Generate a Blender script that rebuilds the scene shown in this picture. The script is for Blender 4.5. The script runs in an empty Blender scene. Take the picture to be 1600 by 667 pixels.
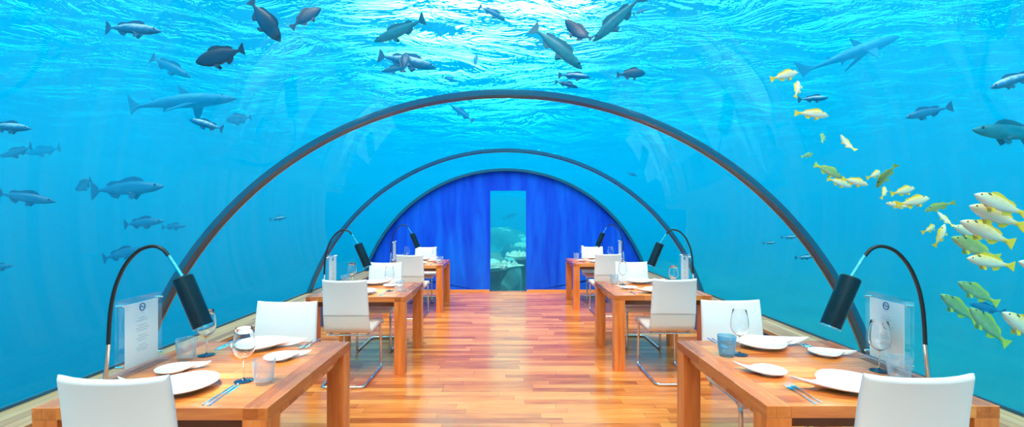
import bpy, bmesh, math, random
from mathutils import Vector, Matrix
random.seed(7)
SC = bpy.context.scene
COL = SC.collection

# ------------------------------------------------------------------ camera, world, sun, exposure
F, VX, VY, EYE = 700.0, 790.0, 338.0, 1.53
cam = bpy.data.cameras.new('camera'); cam_o = bpy.data.objects.new('camera', cam); COL.objects.link(cam_o)
cam.sensor_width = 36.0; cam.lens = F / 1600 * 36
cam.shift_x = (800 - VX) / 1600; cam.shift_y = (VY - 333.5) / 1600
cam.clip_start = 0.05; cam.clip_end = 500
cam_o.location = (0, 0, EYE); cam_o.rotation_euler = (math.pi / 2, 0, 0)
SC.camera = cam_o
SC.view_settings.view_transform = 'Standard'; SC.view_settings.look = 'None'
SC.view_settings.gamma = 1; SC.view_settings.use_curve_mapping = False
SC.view_settings.exposure = -0.35
cy = SC.cycles
cy.use_denoising = True
cy.max_bounces = 18; cy.transparent_max_bounces = 24; cy.volume_bounces = 1; cy.diffuse_bounces = 3
cy.glossy_bounces = 4; cy.transmission_bounces = 14
cy.sample_clamp_indirect = 8; cy.caustics_reflective = False; cy.caustics_refractive = False

SKY_HI = (0.75, 0.95, 1.0, 1); SKY_LO = (0.16, 0.72, 1.0, 1); WORLD_S = 4.3; HALO = 40.0
SUN_S = 45.0; SUN_COL = (1.0, 0.25, 0.21)

world = bpy.data.worlds.new('sky'); SC.world = world; world.use_nodes = True
nt = world.node_tree; nt.nodes.clear()
def wn(t, **k):
    n = nt.nodes.new(t)
    for a, b in k.items(): setattr(n, a, b)
    return n
tc = wn('ShaderNodeTexCoord'); sep = wn('ShaderNodeSeparateXYZ'); nt.links.new(tc.outputs['Generated'], sep.inputs[0])
mr = wn('ShaderNodeMapRange'); nt.links.new(sep.outputs['Z'], mr.inputs[0])
mr.inputs[1].default_value = 0.0; mr.inputs[2].default_value = 0.7
mx = wn('ShaderNodeMix', data_type='RGBA'); nt.links.new(mr.outputs[0], mx.inputs[0])
mx.inputs[6].default_value = SKY_LO; mx.inputs[7].default_value = SKY_HI
bg = wn('ShaderNodeBackground'); nt.links.new(mx.outputs[2], bg.inputs[0]); bg.inputs[1].default_value = WORLD_S
dt = wn('ShaderNodeVectorMath', operation='DOT_PRODUCT'); nt.links.new(tc.outputs['Generated'], dt.inputs[0]); dt.inputs[1].default_value = Vector((-0.05, 1, 0.5)).normalized()
hl = wn('ShaderNodeMapRange', interpolation_type='SMOOTHSTEP'); nt.links.new(dt.outputs['Value'], hl.inputs[0])
hl.inputs[1].default_value = 0.95; hl.inputs[2].default_value = 1.0; hl.inputs[3].default_value = 0.0; hl.inputs[4].default_value = HALO
bg2 = wn('ShaderNodeBackground'); bg2.inputs[0].default_value = (1.0, 0.62, 0.55, 1); nt.links.new(hl.outputs[0], bg2.inputs[1])
ads = wn('ShaderNodeAddShader'); nt.links.new(bg.outputs[0], ads.inputs[0]); nt.links.new(bg2.outputs[0], ads.inputs[1])
wo = wn('ShaderNodeOutputWorld'); nt.links.new(ads.outputs[0], wo.inputs[0])

sun = bpy.data.lights.new('sun', 'SUN'); sun.energy = SUN_S; sun.color = SUN_COL; sun.angle = math.radians(50)
sun_o = bpy.data.objects.new('sun', sun); COL.objects.link(sun_o)
sun_o.rotation_euler = Vector((0.05, 0.5, -0.86)).to_track_quat('-Z', 'Y').to_euler()

# ------------------------------------------------------------------ material helpers
class NT:
    def __init__(s, name):
        s.m = bpy.data.materials.new(name); s.m.use_nodes = True
        s.t = s.m.node_tree; s.t.nodes.clear()
        s.out = s.t.nodes.new('ShaderNodeOutputMaterial')
    def n(s, t, ins=None, **k):
        n = s.t.nodes.new('ShaderNode' + t)
        for a, b in k.items(): setattr(n, a, b)
        for a, b in (ins or {}).items(): s.set(n, a, b)
        return n
    def set(s, n, a, b):
        i = n.inputs[a]
        if hasattr(b, 'outputs'): s.t.links.new(b.outputs[0], i)
        elif hasattr(b, 'is_output'): s.t.links.new(b, i)
        else: i.default_value = b
    def mixc(s, f, a, b, blend='MIX'):
        n = s.n('Mix', data_type='RGBA', blend_type=blend)
        s.set(n, 0, f); s.set(n, 6, a); s.set(n, 7, b)
        return n.outputs[2]
    def surf(s, sh): s.t.links.new(sh.outputs[0], s.out.inputs[0]); return s.m

def rgb(r, g, b):
    f = lambda c: (c / 255 / 12.92) if c / 255 <= 0.04045 else ((c / 255 + 0.055) / 1.055) ** 2.4
    return (f(r), f(g), f(b), 1)

def plain(name, col, rough=0.5, metal=0.0, spec=0.5, noise=0.06, scale=8, bump=0.0, coat=0.0):
    q = NT(name)
    tc = q.n('TexCoord'); nz = q.n('TexNoise', {0: tc.outputs['Object'], 'Scale': scale, 'Detail': 4})
    dark = tuple(c * (1 - noise) for c in col[:3]) + (1,); lite = tuple(min(1, c * (1 + noise)) for c in col[:3]) + (1,)
    b = q.n('BsdfPrincipled', {'Base Color': q.mixc(nz.outputs[0], dark, lite), 'Roughness': rough, 'Metallic': metal,
                               'Specular IOR Level': spec, 'Coat Weight': coat})
    if bump:
        n2 = q.n('TexNoise', {0: tc.outputs['Object'], 'Scale': scale * 12, 'Detail': 3})
        q.set(b, 'Normal', q.n('Bump', {'Strength': bump, 'Distance': 0.002, 'Height': n2.outputs[0]}))
    return q.surf(b)

def thin_glass(name, tint=(1, 1, 1, 1), ior=1.45, rough=0.0, edge=0.0, gloss=(1, 1, 1, 1), fmax=0.85, r0k=1.6):
    """thin clear sheet: straight-through light plus Fresnel mirror"""
    q = NT(name)
    fr = q.n('Fresnel', {'IOR': ior})
    # the back of a face would count as light leaving the glass: use the same curve from both sides
    geo = q.n('NewGeometry')
    lw = q.n('LayerWeight', {'Blend': 0.5})
    p = q.n('Math', {0: lw.outputs['Facing'], 1: 5.0}, operation='POWER')
    r0 = ((ior - 1) / (ior + 1)) ** 2
    f = q.n('MapRange', {0: p, 1: 0.0, 2: 1.0, 3: r0 * r0k, 4: fmax})
    tr = q.n('BsdfTransparent', {0: tint})
    if edge:
        e = q.n('Math', {0: lw.outputs['Facing'], 1: 3.0}, operation='POWER')
        tcol = q.mixc(e, tint, tuple(c * (1 - edge) for c in tint[:3]) + (1,))
        q.set(tr, 0, tcol)
    gl = q.n('BsdfGlossy', {'Color': gloss, 'Roughness': rough})
    q.t.nodes.remove(fr); q.t.nodes.remove(geo)
    return q.surf(q.n('MixShader', {0: f.outputs[0], 1: tr, 2: gl}))

def wood_planks(name, c1, c2, dark, length, width, along='X', rough=0.3, bump=0.05, border=None, rnd=False, gap=0.002, shuffle=False):
    q = NT(name)
    tc = q.n('TexCoord')
    mp = q.n('Mapping', {0: tc.outputs['Object']})
    if along == 'Y': mp.inputs['Rotation'].default_value = (0, 0, math.pi / 2)
    vec = mp.outputs[0]
    if rnd:
        oi = q.n('ObjectInfo'); ad = q.n('VectorMath', {0: vec}, operation='ADD')
        cb = q.n('CombineXYZ'); ml = q.n('Math', {0: oi.outputs['Random'], 1: 13.7}, operation='MULTIPLY')
        q.set(cb, 0, ml); q.set(cb, 2, ml); q.set(ad, 1, cb); vec = ad.outputs[0]
    if shuffle:
        sx = q.n('SeparateXYZ', {0: vec}); dv = q.n('Math', {0: sx.outputs[1], 1: width}, operation='DIVIDE'); fl = q.n('Math', {0: dv}, operation='FLOOR')
        wnz = q.n('TexWhiteNoise', {'W': fl}, noise_dimensions='1D'); sh = q.n('Math', {0: wnz.outputs[0], 1: length * 2}, operation='MULTIPLY')
        xx = q.n('Math', {0: sx.outputs[0], 1: sh}, operation='ADD'); cc = q.n('CombineXYZ', {0: xx, 1: sx.outputs[1], 2: sx.outputs[2]}); vec = cc.outputs[0]
    br = q.n('TexBrick', {'Vector': vec, 'Color1': (0, 0, 0, 1), 'Color2': (1, 1, 1, 1), 'Mortar': (0.5, 0.5, 0.5, 1), 'Scale': 1.0,
                          'Mortar Size': gap, 'Mortar Smooth': 0.3, 'Bias': 0.0, 'Brick Width': length, 'Row Height': width},
             offset=0.37, offset_frequency=2, squash=1.0)
    # per-board tone: noise sampled at the board's own tone so that neighbours differ
    st = q.n('Mapping', {0: vec}); st.inputs['Scale'].default_value = (1.2, 14, 14)
    n1 = q.n('TexNoise', {0: st, 'Scale': 2.2, 'Detail': 6, 'Roughness': 0.6, 'Distortion': 0.6})
    st2 = q.n('Mapping', {0: vec}); st2.inputs['Scale'].default_value = (0.55, 1.6, 1)
    n2 = q.n('TexNoise', {0: st2, 'Scale': 1.6, 'Detail': 3})
    a = q.n('MapRange', {0: br.outputs['Color'], 1: 0, 2: 1, 3: 0.05, 4: 0.75})
    b_ = q.n('MapRange', {0: n1.outputs[0], 1: 0.3, 2: 0.7, 3: -0.22, 4: 0.22})
    c_ = q.n('MapRange', {0: n2.outputs[0], 1: 0.3, 2: 0.7, 3: -0.2, 4: 0.25})
    s1 = q.n('Math', {0: a, 1: b_}, operation='ADD'); s2 = q.n('Math', {0: s1, 1: c_}, operation='ADD', use_clamp=True)
    ramp = q.n('ValToRGB', {0: s2})
    cr = ramp.color_ramp; cr.elements[0].color = dark; cr.elements[1].color = c1
    e = cr.elements.new(0.5); e.color = c2
    col = q.mixc(br.outputs['Fac'], ramp.outputs[0], tuple(c * 0.35 for c in dark[:3]) + (1,))
    b = q.n('BsdfPrincipled', {'Base Color': col, 'Roughness': rough, 'Specular IOR Level': 0.5})
    rr = q.n('MapRange', {0: n1.outputs[0], 1: 0.3, 2: 0.7, 3: rough * 0.8, 4: rough * 1.25}); q.set(b, 'Roughness', rr)
    q.set(b, 'Normal', q.n('Bump', {'Strength': bump, 'Distance': 0.004, 'Height': n1.outputs[0]}))
    return q.surf(b)

M = {}
M['floor'] = wood_planks('parquet', rgb(250, 166, 86), rgb(230, 132, 62), rgb(172, 82, 36), 0.8, 0.085, 'X', 0.2, 0.02, gap=0.0012, shuffle=True)
M['table'] = wood_planks('teak_boards', rgb(242, 160, 88), rgb(224, 130, 60), rgb(180, 90, 42), 0.9, 0.075, 'X', 0.22, 0.03, rnd=True, gap=0.0008)
M['table_y'] = wood_planks('teak_border', rgb(232, 142, 72), rgb(212, 116, 52), rgb(170, 86, 38), 1.4, 0.11, 'Y', 0.24, 0.03, rnd=True, gap=0.0006)
def wood_leg():
    q = NT('teak_leg'); tc = q.n('TexCoord'); oi = q.n('ObjectInfo')
    mp = q.n('Mapping', {0: tc.outputs['Object']}); mp.inputs['Scale'].default_value = (14, 14, 1.2)
    ml = q.n('Math', {0: oi.outputs['Random'], 1: 31.0}, operation='MULTIPLY')
    n1 = q.n('TexNoise', {0: mp, 'W': ml, 'Scale': 2.0, 'Detail': 6, 'Distortion': 0.5}, noise_dimensions='4D')
    ramp = q.n('ValToRGB', {0: n1.outputs[0]}); cr = ramp.color_ramp
    cr.elements[0].position = 0.25; cr.elements[0].color = rgb(200, 98, 38); cr.elements[1].position = 0.75; cr.elements[1].color = rgb(248, 152, 76)
    b = q.n('BsdfPrincipled', {'Base Color': ramp.outputs[0], 'Roughness': 0.3})
    return q.surf(b)
M['leg'] = wood_leg()
M['ledge'] = wood_planks('weathered_teak', rgb(232, 176, 130), rgb(212, 146, 102), rgb(165, 104, 68), 1.6, 0.07, 'Y', 0.4, 0.05)
M['leather'] = plain('white_leather', rgb(238, 236, 234), 0.42, noise=0.02, scale=5, bump=0.12)
M['leather_bounce'] = plain('white_leather_bounce_tan', rgb(232, 224, 214), 0.45, noise=0.03, scale=5, bump=0.12)  # same white leather, with tan bounce light put into its colour
M['steel'] = plain('chromed_steel', (0.72, 0.74, 0.76, 1), 0.18, 1.0, noise=0.03)
M['black'] = plain('black_lacquer', rgb(16, 22, 32), 0.32, noise=0.1)
M['rubber'] = plain('black_gooseneck', rgb(14, 18, 26), 0.45, noise=0.1)
M['china'] = plain('white_china', rgb(250, 249, 247), 0.15, noise=0.01)
M['navy'] = plain('navy_glass', rgb(8, 42, 78), 0.12, noise=0.1)
M['paper'] = None
M['rib'] = plain('dark_gasket', rgb(26, 92, 126), 0.35, noise=0.2, scale=3)
M['bronze'] = plain('bronze_strip', rgb(140, 126, 116), 0.35, 0.4, noise=0.15, scale=3)
M['acrylic'] = thin_glass('tunnel_acrylic', (0.985, 1, 1, 1), 1.5, fmax=0.10, r0k=1.0, gloss=(0.3, 0.8, 1, 1))
M['glass_thin'] = thin_glass('drinking_glass', (0.985, 0.99, 0.995, 1), 1.5, edge=0.22)
def real_glass(name, col):
    q = NT(name); return q.surf(q.n('BsdfPrincipled', {'Base Color': col, 'Roughness': 0.0, 'IOR': 1.45, 'Transmission Weight': 1.0}))
def wavy_glass(name, tint, body):
    """hand-blown wavy tumbler: clear, with a faint milky body"""
    m = thin_glass(name, tint, 1.5, edge=0.12); t = m.node_tree; out = next(n for n in t.nodes if n.type == 'OUTPUT_MATERIAL'); mix = out.inputs[0].links[0].from_node
    df = t.nodes.new('ShaderNodeBsdfDiffuse'); df.inputs[0].default_value = body; tl = t.nodes.new('ShaderNodeBsdfTranslucent'); tl.inputs[0].default_value = body
    a = t.nodes.new('ShaderNodeMixShader'); t.links.new(df.outputs[0], a.inputs[1]); t.links.new(tl.outputs[0], a.inputs[2])
    lw = t.nodes.new('ShaderNodeLayerWeight'); lw.inputs[0].default_value = 0.35; mr = t.nodes.new('ShaderNodeMapRange'); t.links.new(lw.outputs['Facing'], mr.inputs[0]); mr.inputs[3].default_value = 0.06; mr.inputs[4].default_value = 0.55
    b = t.nodes.new('ShaderNodeMixShader'); t.links.new(mr.outputs[0], b.inputs[0]); t.links.new(mix.outputs[0], b.inputs[1]); t.links.new(a.outputs[0], b.inputs[2]); t.links.new(b.outputs[0], out.inputs[0])
    return m
M['tumbler'] = wavy_glass('wavy_tumbler_glass', (0.97, 0.99, 1, 1), rgb(200, 226, 240)); M['tumbler_blue'] = wavy_glass('wavy_blue_glass', (0.66, 0.88, 0.97, 1), rgb(110, 190, 226))
M['glass'] = real_glass('drinking_glass', (0.97, 0.99, 1, 1)); M['glass_blue'] = real_glass('blue_glass', (0.62, 0.86, 0.95, 1))
M['clear'] = thin_glass('clear_acrylic', (0.985, 0.993, 0.996, 1), 1.5, edge=0.08, fmax=0.4)
M['ink'] = plain('grey_ink', rgb(120, 138, 152), 0.7)
M['inkblue'] = plain('blue_ink', rgb(40, 110, 160), 0.7)
M['bulb'] = plain('frosted_bulb', rgb(236, 232, 224), 0.5)
M['white_end'] = plain('pale_plaster', rgb(220, 214, 204), 0.8)
M['threshold'] = plain('brass_threshold', rgb(226, 160, 90), 0.35, 0.0)
M['dark_blue'] = plain('blue_panel', rgb(10, 92, 150), 0.3, noise=0.15, scale=2)
def paper_mat():
    q = NT('menu_paper'); tc = q.n('TexCoord'); sp = q.n('SeparateXYZ', {0: tc.outputs['Object']})
    nz = q.n('TexNoise', {0: tc.outputs['Object'], 'Scale': 9, 'Detail': 4})
    a = q.n('MapRange', {0: sp.outputs[2], 1: 0.18, 2: 0.34, 3: 0, 4: 0.8})
    f = q.n('Math', {0: a, 1: nz.outputs[0]}, operation='MULTIPLY', use_clamp=True)
    return q.surf(q.n('BsdfPrincipled', {'Base Color': q.mixc(f, rgb(244, 243, 242), rgb(130, 200, 226)), 'Roughness': 0.7}))
M['paper'] = paper_mat()
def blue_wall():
    q = NT('royal_blue_streaked_panel'); tc = q.n('TexCoord')
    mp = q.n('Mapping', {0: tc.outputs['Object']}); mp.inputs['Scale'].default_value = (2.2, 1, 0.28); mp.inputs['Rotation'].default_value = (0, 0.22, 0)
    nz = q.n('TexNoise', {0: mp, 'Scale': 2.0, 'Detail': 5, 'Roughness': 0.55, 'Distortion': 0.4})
    f = q.n('MapRange', {0: nz.outputs[0], 1: 0.38, 2: 0.72, 3: 0, 4: 1})  # soft caustic-like light streaks put into the wall's blue colour
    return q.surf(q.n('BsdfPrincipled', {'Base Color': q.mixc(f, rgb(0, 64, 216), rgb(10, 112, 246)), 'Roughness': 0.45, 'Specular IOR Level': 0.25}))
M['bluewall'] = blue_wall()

def water_surface_mat():
    q = NT('rippled_sea_surface'); tc = q.n('TexCoord')
    mp = q.n('Mapping', {0: tc.outputs['Object']}); mp.inputs['Scale'].default_value = (0.55, 1.0, 1.0)
    n1 = q.n('TexNoise', {0: mp, 'Scale': 0.9, 'Detail': 5, 'Roughness': 0.6, 'Distortion': 0.7})
    bp = q.n('Bump', {'Strength': 1.0, 'Distance': 0.9, 'Height': n1.outputs[0]})
    fr = q.n('Fresnel', {'IOR': 1.33, 'Normal': bp})
    tr = q.n('BsdfTransparent', {0: (1, 1, 1, 1)})
    gl = q.n('BsdfGlossy', {'Color': (1, 1, 1, 1), 'Roughness': 0.05, 'Normal': bp})
    return q.surf(q.n('MixShader', {0: fr.outputs[0], 1: tr, 2: gl}))
M['sea_surface'] = water_surface_mat()

def water_volume_mat():
    q = NT('sea_water'); tr = q.n('BsdfTransparent', {0: (1, 1, 1, 1)})
    s = q.n('VolumeScatter', {'Color': (0.0005, 0.38, 0.80, 1), 'Density': 0.125, 'Anisotropy': 0.2})
    a = q.n('VolumeAbsorption', {'Color': (0.0, 0.84, 0.962, 1), 'Density': 0.30})
    ad = q.n('AddShader', {0: s, 1: a})
    q.t.links.new(ad.outputs[0], q.out.inputs['Volume'])
    return q.surf(tr)
M['sea_water'] = water_volume_mat()
M['sand'] = plain('sea_sand', rgb(96, 134, 126), 0.9, noise=0.35, scale=0.7, bump=0.3)
M['coral'] = plain('pale_coral', rgb(206, 224, 200), 0.9, noise=0.4, scale=4, bump=0.4)
M['rock'] = plain('reef_rock', rgb(110, 150, 140), 0.95, noise=0.5, scale=3, bump=0.4)

# ------------------------------------------------------------------ mesh helpers
def mesh_obj(name, bm, mats, parent=None, smooth=True, angle=40, loc=None):
    me = bpy.data.meshes.new(name)
    bmesh.ops.recalc_face_normals(bm, faces=bm.faces[:])
    bm.to_mesh(me); bm.free()
    for m in (mats if isinstance(mats, (list, tuple)) else [mats]): me.materials.append(m)
    if smooth:
        me.polygons.foreach_set('use_smooth', [True] * len(me.polygons))
        try: me.set_sharp_from_angle(angle=math.radians(angle))
        except Exception: pass
    o = bpy.data.objects.new(name, me); COL.objects.link(o)
    if parent: o.parent = parent
    if loc: o.location = loc
    return o
def tag(o, label, cat, group=None, kind=None):
    if label: o['label'] = label
    if cat: o['category'] = cat
    if group: o['group'] = group
    if kind: o['kind'] = kind
    return o
def empty(name, loc=(0, 0, 0), rz=0.0):
    o = bpy.data.objects.new(name, None); COL.objects.link(o); o.empty_display_size = 0.1
    o.location = loc; o.rotation_euler = (0, 0, rz); return o
def copy_tree(o, parent=None):
    c = o.copy(); COL.objects.link(c); c.parent = parent
    for ch in list(o.children): copy_tree(ch, c)
    return c
def struct(name, bm, mats, label=None, **k):
    o = mesh_obj(name, bm, mats, **k); o['kind'] = 'structure'
    if label: o['label'] = label
    return o
def add_box(bm, x0, x1, y0, y1, z0, z1, bevel=0.0, mat=0):
    r = bmesh.ops.create_cube(bm, size=1)
    vs = r['verts']
    for v in vs:
        v.co = Vector(((x0 + x1) / 2 + v.co.x * (x1 - x0), (y0 + y1) / 2 + v.co.y * (y1 - y0), (z0 + z1) / 2 + v.co.z * (z1 - z0)))
    fs = set(f for v in vs for f in v.link_faces)
    for f in fs: f.material_index = mat
    if bevel:
        es = set(e for v in vs for e in v.link_edges)
        bmesh.ops.bevel(bm, geom=list(es), offset=bevel, segments=2, affect='EDGES', profile=0.5)
    return vs
def box(*a, **k):
    bm = bmesh.new(); add_box(bm, *a, **k); return bm
def fillet(pts, r, n=5):
    pts = [Vector(p) for p in pts]; out = [pts[0]]
    for i in range(1, len(pts) - 1):
        a, b, c = pts[i - 1], pts[i], pts[i + 1]
        d1 = (a - b); d2 = (c - b); rr = min(r, d1.length * 0.45, d2.length * 0.45)
        p, q = b + d1.normalized() * rr, b + d2.normalized() * rr
        for k in range(n + 1):
            t = k / n; out.append(p * (1 - t) ** 2 + b * 2 * t * (1 - t) + q * t * t)
    out.append(pts[-1]); return out
def smoothpath(pts, n=6):
    P = [Vector(p) for p in pts]; P = [P[0] * 2 - P[1]] + P + [P[-1] * 2 - P[-2]]; out = []
    for i in range(1, len(P) - 2):
        for k in range(n):
            t = k / n; a, b, c, d = P[i - 1:i + 3]
            out.append(0.5 * ((2 * b) + (c - a) * t + (2 * a - 5 * b + 4 * c - d) * t * t + (3 * b - a - 3 * c + d) * t ** 3))
    out.append(P[-2]); return out
def add_tube(bm, path, r, seg=10, closed=False, caps=True):
    P = [Vector(p) for p in path]; n = len(P); rings = []
    rad = r if callable(r) else (lambda t: r)
    up = None
    for i in range(n):
        a = P[i - 1] if (i or closed) else P[i]; b = P[(i + 1) % n] if (i < n - 1 or closed) else P[i]
        t = (b - a).normalized()
        if up is None:
            up = Vector((0, 0, 1)) if abs(t.z) < 0.9 else Vector((1, 0, 0))
        u = (up - t * up.dot(t)).normalized(); w = t.cross(u); up = u
        R = rad(i / (n - 1))
        rings.append([bm.verts.new(P[i] + (u * math.cos(k * 2 * math.pi / seg) + w * math.sin(k * 2 * math.pi / seg)) * R) for k in range(seg)])
    for i in range(n if closed else n - 1):
        A, B = rings[i], rings[(i + 1) % n]
        for k in range(seg): bm.faces.new((A[k], A[(k + 1) % seg], B[(k + 1) % seg], B[k]))
    if caps and not closed:
        bm.faces.new(rings[0][::-1]); bm.faces.new(rings[-1])
def tube(path, r, seg=10, **k):
    bm = bmesh.new(); add_tube(bm, path, r, seg, **k); return bm
def add_lathe(bm, prof, seg=28, cx=0, cy=0, mod=None):
    rings = []
    for (r, z) in prof:
        if r < 1e-5: rings.append([bm.verts.new((cx, cy, z))])
        else:
            rings.append([bm.verts.new((cx + r * (mod(k / seg, z) if mod else 1) * math.cos(2 * math.pi * k / seg), cy + r * (mod(k / seg, z) if mod else 1) * math.sin(2 * math.pi * k / seg), z)) for k in range(seg)])
    for A, B in zip(rings, rings[1:]):
        for k in range(seg):
            k2 = (k + 1) % seg
            if len(A) == 1 and len(B) == 1: break
            if len(A) == 1: bm.faces.new((A[0], B[k2], B[k]))
            elif len(B) == 1: bm.faces.new((A[k], A[k2], B[0]))
            else: bm.faces.new((A[k], A[k2], B[k2], B[k]))
def lathe(prof, seg=28, mod=None):
    bm = bmesh.new(); add_lathe(bm, prof, seg, mod=mod); return bm

# ------------------------------------------------------------------ the setting: tunnel, floor, walls, sea
R, CZ = 3.0, -0.516
Y0, YB = -1.6, 9.15
LEDGE_Z = 0.42
A0 = math.asin((LEDGE_Z - CZ) / R)
def arc(r, n=72, a0=A0):
    return [(r * math.cos(a0 + (math.pi - 2 * a0) * i / n), CZ + r * math.sin(a0 + (math.pi - 2 * a0) * i / n)) for i in range(n + 1)]

def band(r0, r1, ya, yb, n=96):
    """closed arch ring between two radii, ya..yb along the tunnel"""
    bm = bmesh.new(); A, B = arc(r0, n), arc(r1, n); rows = []
    for (x0, z0), (x1, z1) in zip(A, B):
        rows.append([bm.verts.new((x0, ya, z0)), bm.verts.new((x1, ya, z1)), bm.verts.new((x1, yb, z1)), bm.verts.new((x0, yb, z0))])
    for p, q in zip(rows, rows[1:]):
        for k in range(4): bm.faces.new((p[k], p[(k + 1) % 4], q[(k + 1) % 4], q[k]))
    bm.faces.new(rows[0]); bm.faces.new(rows[-1][::-1])
    return bm
RIB_Y = [0.46, 3.47, 6.48, 9.10]
struct('floor', box(-2.56, 2.56, Y0, YB + 0.06, -0.12, 0.0), M['floor'], smooth=False)
for s, nm in ((-1, 'left'), (1, 'right')):
    a, b = sorted((s * 2.56, s * 2.62))
    struct('wall_' + nm, box(a, b, Y0, YB, -0.12, LEDGE_Z - 0.035), M['dark_blue'], smooth=False)
    a, b = sorted((s * 2.545, s * 2.87))
    struct('trim_%d' % (5 if s < 0 else 6), box(a, b, Y0, YB, LEDGE_Z - 0.035, LEDGE_Z, bevel=0.004), M['ledge'], 'pale wooden ledge along the foot of the %s glass' % nm, smooth=False)
    a, b = sorted((s * 2.862, s * 2.88))
    struct('baseboard_' + nm, box(a, b, Y0, YB, LEDGE_Z, LEDGE_Z + 0.02), M['rib'], 'dark seal where the %s ledge meets the glass' % nm, smooth=False)
for i, y in enumerate(RIB_Y):
    if i == 3: r = struct('trim_4', band(R - 0.035, R + 0.02, y - 0.02, y + 0.05), M['rib'], 'dark arched frame at the blue end wall')
    else:
        r = struct('trim_%d' % (i + 1), band(R - 0.012, R + 0.03, y, y + 0.075), M['rib'], ['dark arched frame overhead', 'nearest dark arched frame over the tables', 'second dark arched frame, farther down the tunnel'][i])
        b = mesh_obj('bronze_strip', band(R - 0.015, R + 0.03, y + 0.075, y + 0.095), M['bronze'], r)
def pane(y0, y1):
    bm = bmesh.new(); A = arc(R, 96); ny = 6; rows = []
    for k in range(ny + 1): rows.append([bm.verts.new((x, y0 + (y1 - y0) * k / ny, z)) for x, z in A])
    for p, q in zip(rows, rows[1:]):
        for k in range(len(A) - 1): bm.faces.new((p[k], p[k + 1], q[k + 1], q[k]))
    return bm
for i, (a, b) in enumerate(((Y0, 0.46), (0.555, 3.47), (3.565, 6.48), (6.575, 9.08))):
    struct('window_%d' % (i + 1), pane(a, b), M['acrylic'], 'clear curved acrylic tunnel panel, %s bay' % ['rearmost', 'nearest', 'middle', 'farthest'][i])

# end wall: arched blue panel with a doorway-high glass pane
DX0, DX1, DZ = (765 - VX) / 700 * YB, (823 - VX) / 700 * YB, EYE + (338 - 297) / 700 * YB
def end_wall(y, hole):
    bm = bmesh.new()
    A = [(x, z) for x, z in arc(R - 0.01, 60)]           # from +x over the top to -x
    top = [(2.62, -0.02), (2.62, LEDGE_Z)] + A + [(-2.62, LEDGE_Z), (-2.62, -0.02)]
    if hole: loop = top + [(DX0, -0.02), (DX0, DZ), (DX1, DZ), (DX1, -0.02)]
    else: loop = top
    if hole:                                             # two halves meeting above the doorway
        xm = (DX0 + DX1) / 2; zt = max(z for x, z in loop)
        for s in (1, -1):
            side = [(x, z) for x, z in top if (x - xm) * s > 1e-4]
            pts = (side if s > 0 else side[::-1]) + [(xm, zt), (xm, DZ), (DX1 if s > 0 else DX0, DZ), (DX1 if s > 0 else DX0, -0.02)]
            # strips from the doorway edge outwards keep every face convex
            edge = pts[:-3]; vs = [bm.verts.new((x, y, z)) for x, z in edge]
            dx = DX1 if s > 0 else DX0
            lo, hi, mid = bm.verts.new((dx, y, -0.02)), bm.verts.new((dx, y, DZ)), bm.verts.new((xm, y, DZ))
            zs = [z for x, z in edge]
            k = next(i for i, z in enumerate(zs) if z > DZ)
            bm.faces.new([lo] + vs[:2]); 
            for i in range(1, k): bm.faces.new([lo, vs[i], vs[i + 1]])
            bm.faces.new([lo, vs[k], hi])
            for i in range(k, len(vs) - 1): bm.faces.new([hi, vs[i], vs[i + 1]])
            bm.faces.new([hi, vs[-1], mid])
        bmesh.ops.remove_doubles(bm, verts=bm.verts[:], dist=1e-5)
    else: bm.faces.new([bm.verts.new((x, y, z)) for x, z in loop])
    bmesh.ops.recalc_face_normals(bm, faces=bm.faces[:])
    r = bmesh.ops.extrude_face_region(bm, geom=bm.faces[:])
    for v in r['geom']:
        if isinstance(v, bmesh.types.BMVert): v.co.y += 0.07
    return bm
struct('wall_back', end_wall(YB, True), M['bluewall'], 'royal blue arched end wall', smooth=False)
struct('wall_front', end_wall(Y0 - 0.08, False), M['white_end'], smooth=False)
struct('window_5', box(DX0, DX1, YB + 0.03, YB + 0.04, 0.0, DZ), M['acrylic'], 'tall glass pane in the blue end wall looking onto the reef', smooth=False)
bm = bmesh.new()
add_box(bm, -2.55, DX0, YB - 0.012, YB, 0, 0.035); add_box(bm, DX1, 2.55, YB - 0.012, YB, 0, 0.035)
struct('baseboard_back', bm, M['threshold'], 'thin orange baseboard under the blue wall', smooth=False)
bm = bmesh.new(); t = 0.014
add_box(bm, DX0, DX0 + t, YB - 0.004, YB + 0.03, 0, DZ); add_box(bm, DX1 - t, DX1, YB - 0.004, YB + 0.03, 0, DZ); add_box(bm, DX0 + t, DX1 - t, YB - 0.004, YB + 0.03, DZ - t, DZ)
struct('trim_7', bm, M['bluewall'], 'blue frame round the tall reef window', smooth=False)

# sea: one closed body of water with the tunnel cut out of it
SURF = 6.2
def sea_bm():
    bm = bmesh.new()
    add_box(bm, -70, 70, -40, 80, -25, SURF + 0.3)
    A = arc(R + 0.06, 72); L = [(2.95, -0.2)] + A + [(-2.95, -0.2)]
    ya, yb = Y0 - 0.12, YB + 0.25
    P = [bm.verts.new((x, ya, z)) for x, z in L]; Q = [bm.verts.new((x, yb, z)) for x, z in L]
    n = len(L); fs = []
    for k in range(n): fs.append(bm.faces.new((P[k], P[(k + 1) % n], Q[(k + 1) % n], Q[k])))
    fs.append(bm.faces.new(P)); fs.append(bm.faces.new(Q[::-1]))
    bm.normal_update()
    return bm, fs
bm, fs = sea_bm()
c = Vector((0, 4, 0.8))
for f in fs:                                            # tunnel side faces the tunnel
    if f.normal.dot(c - f.calc_center_median()) < 0: f.normal_flip()
me = bpy.data.meshes.new('sea_water'); bm.to_mesh(me); bm.free(); me.materials.append(M['sea_water'])
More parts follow.
